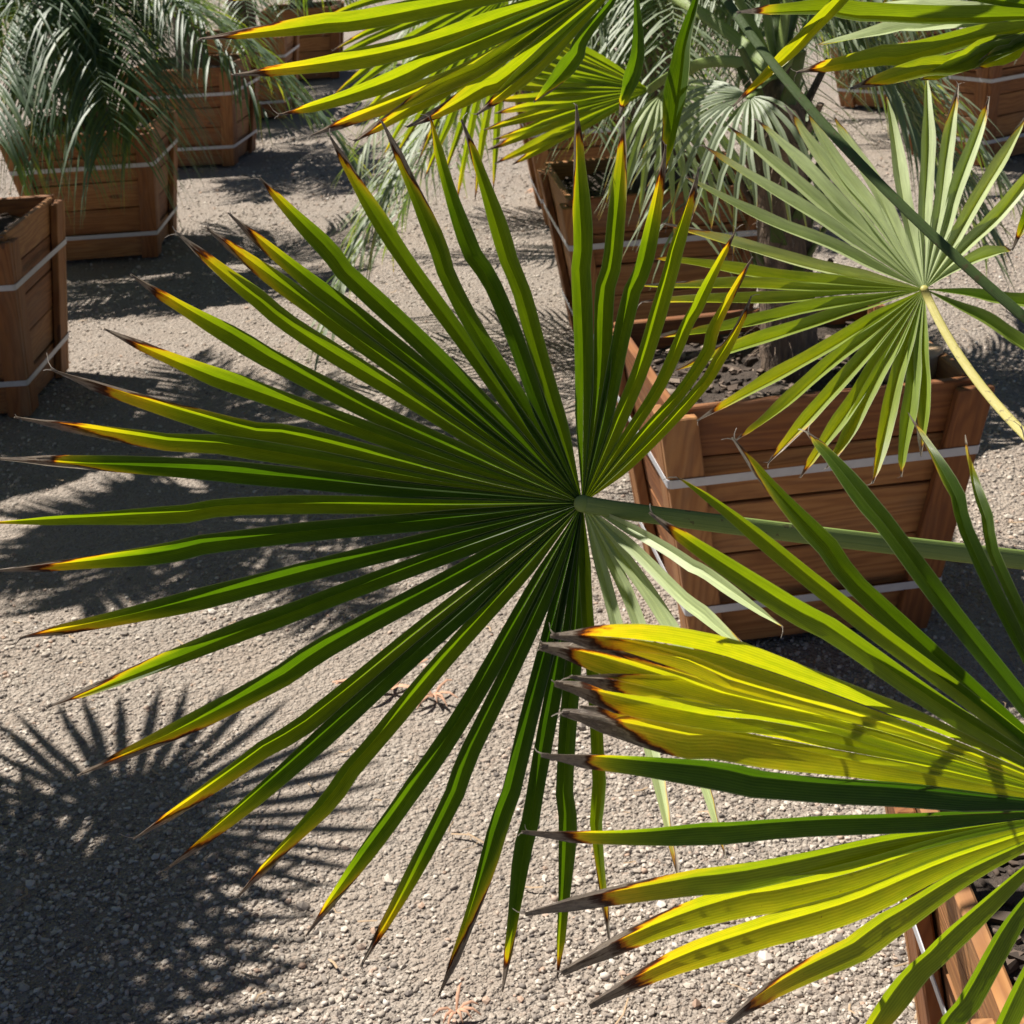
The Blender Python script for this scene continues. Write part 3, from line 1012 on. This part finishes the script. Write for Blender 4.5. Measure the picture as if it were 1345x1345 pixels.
# 3. the pale fan over the large box
n3 = cam_dir(-0.16, 0.40, 0.90)
h3 = at_depth(1214, 380, 2.25)
pale_spec = [
    ((870, 292), (1040, 342), .50), ((853, 340), (1035, 364), .40), ((840, 372), (1030, 378), .40), ((842, 398), (1030, 390), .42), ((852, 446), (1035, 412), .42), ((880, 490), (1045, 430), .40),
    ((916, 553), (1075, 462), .46), ((966, 578), (1085, 485), .42), ((1010, 608), (1105, 500), .42), ((1053, 628), (1130, 508), .42), ((1085, 615), (1148, 505), .42),
    ((1146, 636), (1172, 520), .40), ((1187, 625), (1196, 505), .25), ((1212, 600), (1210, 490), .25),
    ((900, 235), (1060, 310), .34), ((922, 190), (1070, 285), .34), ((955, 165), (1085, 272), .34), ((990, 155), (1100, 262), .34),
    ((1030, 140), (1122, 260), .36), ((1058, 145), (1136, 262), .36), ((1097, 150), (1156, 262), .36), ((1163, 128), (1188, 255), .34), ((1218, 100), (1216, 240), .32),
    ((1258, 112), (1238, 245), .32), ((1298, 125), (1258, 250), .30), ((1348, 150), (1285, 262), .40), ((1375, 205), (1300, 290), .40),
    ((1330, 330), (1280, 340), .34), ((1400, 410), (1320, 392), .15), ((1390, 480), (1310, 430), .12),
]
leaves = []
for tip, mid, body in pale_spec:
    low = tip[1] > 330
    side = tip[0] > 1310
    leaves.append(px_leaf(h3, n3, tip, mid, body=body, w=.024, back=.0, mat=LEAF_LIME_SUNLIT if low else LEAF_PALE_SUNLIT, yel=.93, brn=.965, fold=1.1, kink=0.0))
fan_frond(near, h3, n3, leaves, (h3, at_depth(1375, 598, 2.0), CROWN + Vector((0, 0, -.05))), STEM_YELLOW, OR, r, mat=LEAF_PALE_SUNLIT, wmax=.036, gap_max=6.5,
          stalk_w=(0.0068, 0.0095), hub_rad=.0065, label='pale grey-green fan lit from above, hanging over the large box')

# 4. upper left bright fan, above the dark fan
n4 = cam_dir(0.10, -0.36, 0.92)
h4 = at_depth(830, -45, 1.80)
up_spec = [((262, 52), (560, 8), .50), ((306, 101), (570, 50), .48), ((365, 150), (600, 70), .50), ((408, 181), (620, 85), .52), ((466, 187), (640, 80), .48), ((535, 168), (690, 75), .50),
           ((625, 150), (740, 50), .46), ((700, 133), (775, 45), .12), ((817, 152), (836, 50), .08), ((300, 0), (560, -25), .45), ((330, -60), None, .4),
           ((400, -150), None, .4), ((450, -260), None, .4), ((560, -350), None, .4), ((660, -420), None, .4), ((760, -450), None, .4), ((860, -470), None, .4)]
leaves = [px_leaf(h4, n4, a, b, body=c * .86, w=.026, yel=.90, brn=.95, fold=.75) for a, b, c in up_spec]
fan_frond(near, h4, n4, leaves, (h4, at_depth(1290, -170, 1.80), CROWN + Vector((0, 0, .04))), STEM_GREEN, OR, r, wmax=.034, gap_max=4.8, stalk_w=(0.009, 0.0125),
          label='bright yellow-green fan across the top, above the dark fan')

# 5. fan at the upper right corner
n5 = cam_dir(0.10, 0.10, 0.95)
h5 = at_depth(1440, 20, 1.85)
tr_spec = [((968, 12), (1190, 18), .36, .0), ((1105, 10), (1250, 14), .3, -.2), ((1045, 97), (1230, 58), .40, .0), ((1072, 58), (1240, 30), .28, -.18), ((1118, 117), (1270, 75), .46, .0), ((1210, 100), (1310, 66), .46, .0),
           ((1278, 90), (1345, 60), .42, .0), ((980, -60), None, .3, .1), ((1060, -150), None, .3, .1), ((1330, 330), None, .2, 0), ((1420, 380), None, .2, 0), ((1500, 330), None, .3, 0),
           ((1180, -280), None, .3, 0), ((1300, -350), None, .3, 0), ((1420, -380), None, .3, 0), ((1560, -350), None, .3, 0)]
leaves = [px_leaf(h5, n5, a, b, body=c * .9, w=.027, back=-l, mat=LEAF_PALE_SUNLIT if l < 0 else LEAF, yel=.91, brn=.95, fold=.7) for a, b, c, l in tr_spec]  # pale material carries the sunlit sheen of the top leaflets as colour
fan_frond(near, h5, n5, leaves, (h5, at_depth(1640, 340, 1.6), CROWN + Vector((.02, 0, .02))), STEM_GREEN, OR, r, wmax=.036, gap_max=5,
          stalk_w=(0.010, 0.019), label='fan of long level leaflets in the top right corner')

# 6./7. two fans above the picture whose lowest leaflets hang into it
n6 = cam_dir(0.0, 0.12, 0.99)
h6 = at_depth(925, -45, 1.85)
leaves = [px_leaf(h6, n6, a, b, body=.06, w=.036, yel=.97, brn=.985) for a, b in
          [((868, 236), (905, 40)), ((790, -20), None), ((720, -60), None), ((690, -130), None), ((700, -250), None), ((780, -380), None), ((880, -440), None),
           ((980, -450), None), ((1080, -420), None), ((1170, -340), None), ((985, 0), (965, -60))]]
fan_frond(near, h6, n6, leaves, (h6, at_depth(1228, 312, 1.70), CROWN + Vector((0, .02, .05))), STEM_DARK, OR, r, wmax=.036, gap_max=5, stalk_w=(0.006, 0.0072),
          label='fan above the picture on a long dark stalk that crosses in front of the pale fan')
n7 = cam_dir(-0.1, -0.25, 0.95)
h7 = at_depth(1200, -130, 1.75)
leaves = [px_leaf(h7, n7, a, b, body=.48, w=.018, yel=.92, brn=.95) for a, b in
          [((962, 140), (1085, 20)), ((930, -60), None), ((940, -180), None), ((980, -320), None), ((1090, -420), None), ((1200, -450), None), ((1320, -430), None), ((1430, -340), None)]]
fan_frond(near, h7, n7, leaves, (h7, at_depth(1500, 130, 1.6), CROWN + Vector((.02, .02, .05))), STEM_GREEN, OR, r, wmax=.03, gap_max=5, stalk_w=(0.009, 0.017))

# ------------------------------------------------------------------ fan palm in the large box
r = random.Random(5)
O2 = Vector((0.74, 3.40, 0.60))
mid_palm = thing('fan_palm', 'shaggy fan palm with a brown fibrous trunk in the large box', 'palm', O2, 0, 'palms growing in wooden boxes')
C2 = Vector((0.70, 3.44, 1.36))
add('trunk', trunk_mesh(O2, Vector((0.74, 3.40, 0.55)), C2, 0.066, 0.055, 8), mid_palm)
leaf_bases(mid_palm, O2, Vector((0.74, 3.40, 0.62)), C2, 0.062, 26, 9)
hm = at_depth(853, 118, 3.75)
auto_fan(mid_palm, hm, cam_dir(0.1, -0.30, 0.93), 0.44, C2, O2, r, -30, 27, 15, mat=LEAF, wmax=.030, droop=-.02, joined=False, body=.40, yel=.93, sag=.02, seg=12,
         axis=-RIGHT * 1.0 - UP * 0.0)
hm2 = at_depth(868, 126, 3.9)
auto_fan(mid_palm, hm2, cam_dir(0.25, 0.55, 0.8), 0.34, C2, O2, r, -100, 80, 20, mat=LEAF_PALE_SUNLIT, wmax=.022, droop=-.2, joined=False, body=.30, yel=.97, brn=.985, sag=.35, seg=10,
         axis=RIGHT - UP * .5)
hm4 = at_depth(985, 128, 3.25)
auto_fan(mid_palm, hm4, cam_dir(-0.2, 0.6, 0.8), 0.29, C2, O2, r, -100, 80, 20, mat=LEAF_SILVER, wmax=.014, droop=-.12, joined=False, body=.30, yel=.97, brn=.985, sag=.45, seg=10,
         axis=-RIGHT * .5 - UP)
hm3 = at_depth(668, -12, 4.3)
auto_fan(mid_palm, hm3, cam_dir(0.1, -0.4, 0.9), 0.60, C2, O2, r, -60, 70, 24, mat=LEAF, wmax=.024, droop=-.05, joined=False, body=.36, yel=.93, brn=.97, sag=.10, seg=10,
         axis=-RIGHT - UP * .30)
for i, (dx, dy, dz) in enumerate([(-.5, .35, .75), (.45, .5, .8), (.75, -.15, .55), (.1, .8, .6), (0.2, .1, 1.05), (.75, .45, .35), (-.15, .5, 1.0), (.55, -.35, .75)]):
    h = C2 + Vector((dx, dy, dz)) * 0.9
    n = (Vector((-dx * .7, -dy * .7, 0.75)) + Vector((r.uniform(-.3, .3), r.uniform(-.3, .3), 0))).normalized()
    auto_fan(mid_palm, h, n, .52, C2, O2, r, -140, 140, 32, wmax=.03, droop=-.15, joined=True, body=.25, sag=.15, seg=9, stalk_mat=STEM_DARK if i % 2 else STEM_GREEN)

# ------------------------------------------------------------------ palm left of the picture that throws the big shadow
r = random.Random(31)
O3 = Vector((-2.33, 2.90, 0.60))
planter('box just outside the left edge under the palm whose shadow lies on the gravel', -2.33, 2.90, 0.02, 0.82, 0.82, 0.1, 0.70, 12)
sh = thing('fan_palm', 'fan palm beyond the left edge whose crown shadow darkens the lower left gravel', 'palm', O3, 0, 'palms growing in wooden boxes')
C3 = Vector((-2.38, 2.84, 1.68))
add('trunk', trunk_mesh(O3, Vector((-2.33, 2.90, 0.55)), C3, 0.10, 0.08, 18), sh)
for i in range(12):
    a = i * 2.399 + 0.3
    el = (0.15, 0.45, 0.8, 1.1)[i % 4]
    d = Vector((math.cos(a) * math.cos(el), math.sin(a) * math.cos(el), math.sin(el)))
    h = C3 + d * r.uniform(0.55, 0.8)
    n = (Vector((0, 0, 1)) - d * 0.45 + Vector((r.uniform(-.25, .25), r.uniform(-.25, .25), 0))).normalized()
    auto_fan(sh, h, n, .58, C3, O3, r, -135, 135, 32, wmax=.032, droop=-.10, joined=True, sag=.10, seg=8)


# ------------------------------------------------------------------ feather palms
def feather_frond(palm, origin, base, az, el, length, r, leaflet=0.36, drop=0.9, mat=LEAF_BLUE, pairs=46, body=0.12, width=0.016, stiff=0.35):
    d = Vector((math.cos(az) * math.cos(el), math.sin(az) * math.cos(el), math.sin(el)))
    hz = Vector((math.cos(az), math.sin(az), 0))

    def path(t):
        s = t * length
        return base + d * s + Vector((0, 0, -drop * length * t ** 2.4)) + hz * (0.12 * length * t * t)
    ra = tube(path, lambda t: (0.012 * (1 - 0.85 * t), 0.010 * (1 - 0.85 * t)), Vector((0, 0, 1)), STEM_GREY, 'frond', origin, n=6, seg=14)
    fr = add('frond', ra, palm)
    side = Vector((-math.sin(az), math.cos(az), 0))
    chunks = []
    for i in range(pairs):
        t = 0.22 + 0.78 * i / (pairs - 1)
        p = path(t)
        T = (path(min(1, t + .02)) - path(t - .02)).normalized()
        ln0 = leaflet * (0.55 + 0.9 * math.sin(math.pi * min(1, (t - 0.1) * 1.0)) ** 0.8) * 0.8
        for s in (-1, 1):
            ln = ln0 * r.uniform(0.8, 1.15)
            N0 = side.cross(T).normalized()
            if N0.z < 0:
                N0 = -N0
            d0 = (side * s * r.uniform(0.6, 0.9) + T * r.uniform(0.55, 0.8) + N0 * r.uniform(0.1, 0.45)).normalized()
            hang = r.uniform(0.55, 1.0) * (1 - stiff)
            verts, uvs, ages, faces = [], [], [], []
            sg = 6
            wv = (d0.cross(Vector((0, 0, 1)))).normalized()
            bd = body + r.uniform(-.10, .12) + (0.25 if r.random() < .12 else 0)
            for k in range(sg + 1):
                f = k / sg
                q = p + d0 * (ln * f * (1 - 0.30 * hang * f)) + Vector((0, 0, -hang * ln * f * f * 0.9))
                w = width * 0.5 * (0.5 + 0.5 * smooth(0, .15, f)) * (1 - smooth(.4, 1.03, f) * .95)
                for e in (-1, 0, 1):
                    verts.append(q + wv * (e * w) + Vector((0, 0, abs(e) * w * 0.35)))
                    uvs.append((0.5 + 0.42 * e, f * ln * 2))
                    ages.append(bd + 0.15 * f + (0.25 * smooth(.9, 1, f)))
            for k in range(sg):
                for e in range(2):
                    q = k * 3 + e
                    faces.append((q, q + 3, q + 4, q + 1))
            chunks.append((verts, faces, uvs, ages))
    add('leaflet_spray', leaf_mesh('leaflet_spray', chunks, mat, origin), fr, 'stuff')
    return fr


def feather_palm(label, x, y, zbase, height, nfr, seed, length=1.25, skip=None, drop=0.95, leaflet=0.36, width=0.018, els=(0.35, 0.7, 1.0, 1.25), pairs=46, extra=(), mat=LEAF_BLUE):
    r = random.Random(seed)
    o = Vector((x, y, zbase))
    t = thing('feather_palm', label, 'palm', o, 0, 'palms growing in wooden boxes')
    top = Vector((x + r.uniform(-.04, .04), y + r.uniform(-.04, .04), zbase + height))
    add('trunk', trunk_mesh(o, Vector((x, y, zbase - 0.05)), top, 0.11, 0.085, seed), t)
    leaf_bases(t, o, Vector((x, y, zbase)), top, 0.10, 10, seed)
    for i in range(nfr):
        az = i * 2.399 + r.uniform(-.2, .2) + seed
        if skip and skip(az % (2 * math.pi), i):
            continue
        feather_frond(t, o, top, az, els[i % len(els)] + r.uniform(-.1, .1), length * r.uniform(.85, 1.1), r, drop=drop * r.uniform(.85, 1.15), leaflet=leaflet, width=width, pairs=pairs, mat=mat)
    for (az, el, ln, dr, lf) in extra:
        feather_frond(t, o, top, az, el, ln, r, drop=dr, leaflet=lf, width=width * 1.15, pairs=pairs + 14, stiff=0.0, mat=mat)
    return t


feather_palm('blue-green feather palm drooping over the second box of the left row', -2.17, 8.04, 0.64, 0.62, 14, 3, 1.35, width=.015, extra=[(-1.2, .6, 1.15, .95, .60), (-1.75, .6, 1.1, .95, .60), (-2.3, .6, 1.1, .9, .58), (-1.45, .35, .95, .8, .5), (-.95, .6, .95, .9, .55), (-1.0, .9, 1.2, 1.15, .5)])
feather_palm('feather palm with thin arching fronds in the third box of the left row', -2.08, 10.69, 0.63, 0.6, 13, 5, 1.2, drop=.45, els=(0.6, 0.9, 1.2, 1.35))
feather_palm('feather palm in the fourth box of the left row', -1.99, 12.75, 0.63, 0.5, 12, 8, 1.2, pairs=36)
feather_palm('feather palm in the last small box at the far end of the left row', -1.75, 15.1, 0.63, 0.5, 18, 33, 1.4, pairs=36, drop=.7)
feather_palm('feather palm in the box cut by the left edge, mostly out of the picture', -2.25, 5.50, 0.66, 1.3, 26, 12, 1.5, drop=.5, width=.024)
feather_palm('grey-green palm with hanging threads in the reddish box behind the large box', 0.66, 5.66, 0.63, 0.65, 28, 15, 1.25, drop=1.0, width=.013, mat=LEAF_SILVER, extra=[(3.05, .7, .75, .5, .5), (3.5, .75, .8, .6, .5), (-2.3, .8, .8, .7, .45), (-.5, .6, .9, .5, .45)])
feather_palm('grey-green palm in the far box of the middle row', 0.60, 8.15, 0.63, 0.6, 20, 19, 1.3, pairs=36, mat=LEAF_SILVER, width=.015)
feather_palm('feather palm in the distant box at the upper right', 3.10, 11.0, 0.55, 0.6, 12, 23, 1.1, pairs=32)
feather_palm('dark feather palm in the sunlit box at the right edge', 3.10, 8.95, 0.63, 0.6, 14, 27, 1.2, pairs=36)

# ------------------------------------------------------------------ small things on the ground and on the box
b = bmesh.new()
bmesh.ops.create_cube(b, size=1)
bmesh.ops.subdivide_edges(b, edges=b.edges[:], cuts=4, use_grid_fill=True)
for v in b.verts:
    c = v.co.copy()
    v.co = Vector((c.x * 0.115, c.y * 0.10, c.z * 0.085)) * (1 + 0.10 * mnoise.noise(c * 2.2)) + Vector((0, 0, 0.04))
    v.co.x += 0.35 * max(0, v.co.z - 0.03)
bmesh.ops.bevel(b, geom=[e for e in b.edges if len(e.link_faces) == 2 and e.calc_face_angle(0) > 0.7], offset=0.008, segments=2, affect='EDGES')
uvl = b.loops.layers.uv.new('UVMap')
for f in b.faces:
    f.smooth = True
    for lp in f.loops:
        lp[uvl].uv = (lp.vert.co.x, lp.vert.co.y + lp.vert.co.z)
me = bpy.data.meshes.new('stone')
b.to_mesh(me)
b.free()
me.materials.append(make_simple('tan_stone', (0.52, 0.36, 0.22), 0.85, 0, 0.25, 18, 0.4))
st = add('stone', me)
st.location = (0.995, 3.27, 0.635)
st.rotation_euler = (0.1, 0, 0.5)
st['label'] = 'tan chunk of stone on the soil near the right front corner of the large box'
st['category'] = 'stone'

lit_rs = random.Random(77)
vs, fs = [], []
for k in range(420):
    y = 1.7 + 7.0 * lit_rs.random() ** 1.8
    x = lit_rs.uniform(-1, 1) * (0.46 * y + 0.4)
    a = lit_rs.uniform(0, 3.14)
    ln = lit_rs.uniform(0.012, 0.05) * (1.6 if lit_rs.random() < 0.1 else 1)
    w = lit_rs.uniform(0.0008, 0.003)
    bend = lit_rs.uniform(-0.35, 0.35) * ln
    q = len(vs)
    for f in (0, 0.5, 1):
        cx_ = x + math.cos(a) * ln * (f - .5) - math.sin(a) * bend * (4 * f * (1 - f))
        cy_ = y + math.sin(a) * ln * (f - .5) + math.cos(a) * bend * (4 * f * (1 - f))
        z_ = ground_z(cx_, cy_) + 0.009 + 0.006 * lit_rs.random()
        for e, dz in ((-1, 0), (0, w * 0.8), (1, 0)):
            vs.append((cx_ - math.sin(a) * w * e, cy_ + math.cos(a) * w * e, z_ + dz))
    for jj in range(2):
        for e in range(2):
            u = q + jj * 3 + e
            fs.append((u, u + 3, u + 4, u + 1))
lo_ = add('leaf_litter', mesh_from('leaf_litter', vs, fs, make_simple('straw_litter', (0.42, 0.30, 0.19), 0.85, 0, 0.5, 9)), None, 'stuff')
lo_['label'] = 'short straw bits and dry leaf shreds scattered over the gravel'
lo_['category'] = 'leaf litter'

dry_spots = [(515, 905, 'withered orange leaf scrap in the middle of the gravel, below the dark fan', 0.16), (570, 915, 'small dry leaf shred beside the orange leaf scrap mid gravel', 0.09),
             (600, 1338, 'pinkish dry leaf scrap at the bottom edge of the picture', 0.07), (715, 255, 'dry leaf scrap by the left wall of the reddish box', 0.12)]
for i, (x, y, lab, size) in enumerate(dry_spots):
    d = ray(x, y)
    p = EYE + d * (-CAM_H / d.z)
    rr = random.Random(40 + i)
    vs, fs = [], []
    for k in range(9):
        a = rr.uniform(0, 6.283)
        ln = size * rr.uniform(0.5, 1)
        dd = Vector((math.cos(a), math.sin(a), rr.uniform(0.0, 0.25)))
        s = Vector((-math.sin(a), math.cos(a), 0)) * size * 0.05
        q = len(vs)
        for f, w in ((0, .4), (.35, 1), (.7, .8), (1, .1)):
            c = dd * (ln * f) + Vector((0, 0, 0.012 + 0.02 * math.sin(f * 3)))
            vs += [c - s * w, c + Vector((0, 0, .004)), c + s * w]
        for j in range(3):
            for e in range(2):
                u = q + j * 3 + e
                fs.append((u, u + 3, u + 4, u + 1))
    o = add('dry_leaf', mesh_from('dry_leaf', vs, fs, DRY))
    o.location = (p.x, p.y, ground_z(p.x, p.y))
    o['label'] = lab
    o['category'] = 'dry leaf'
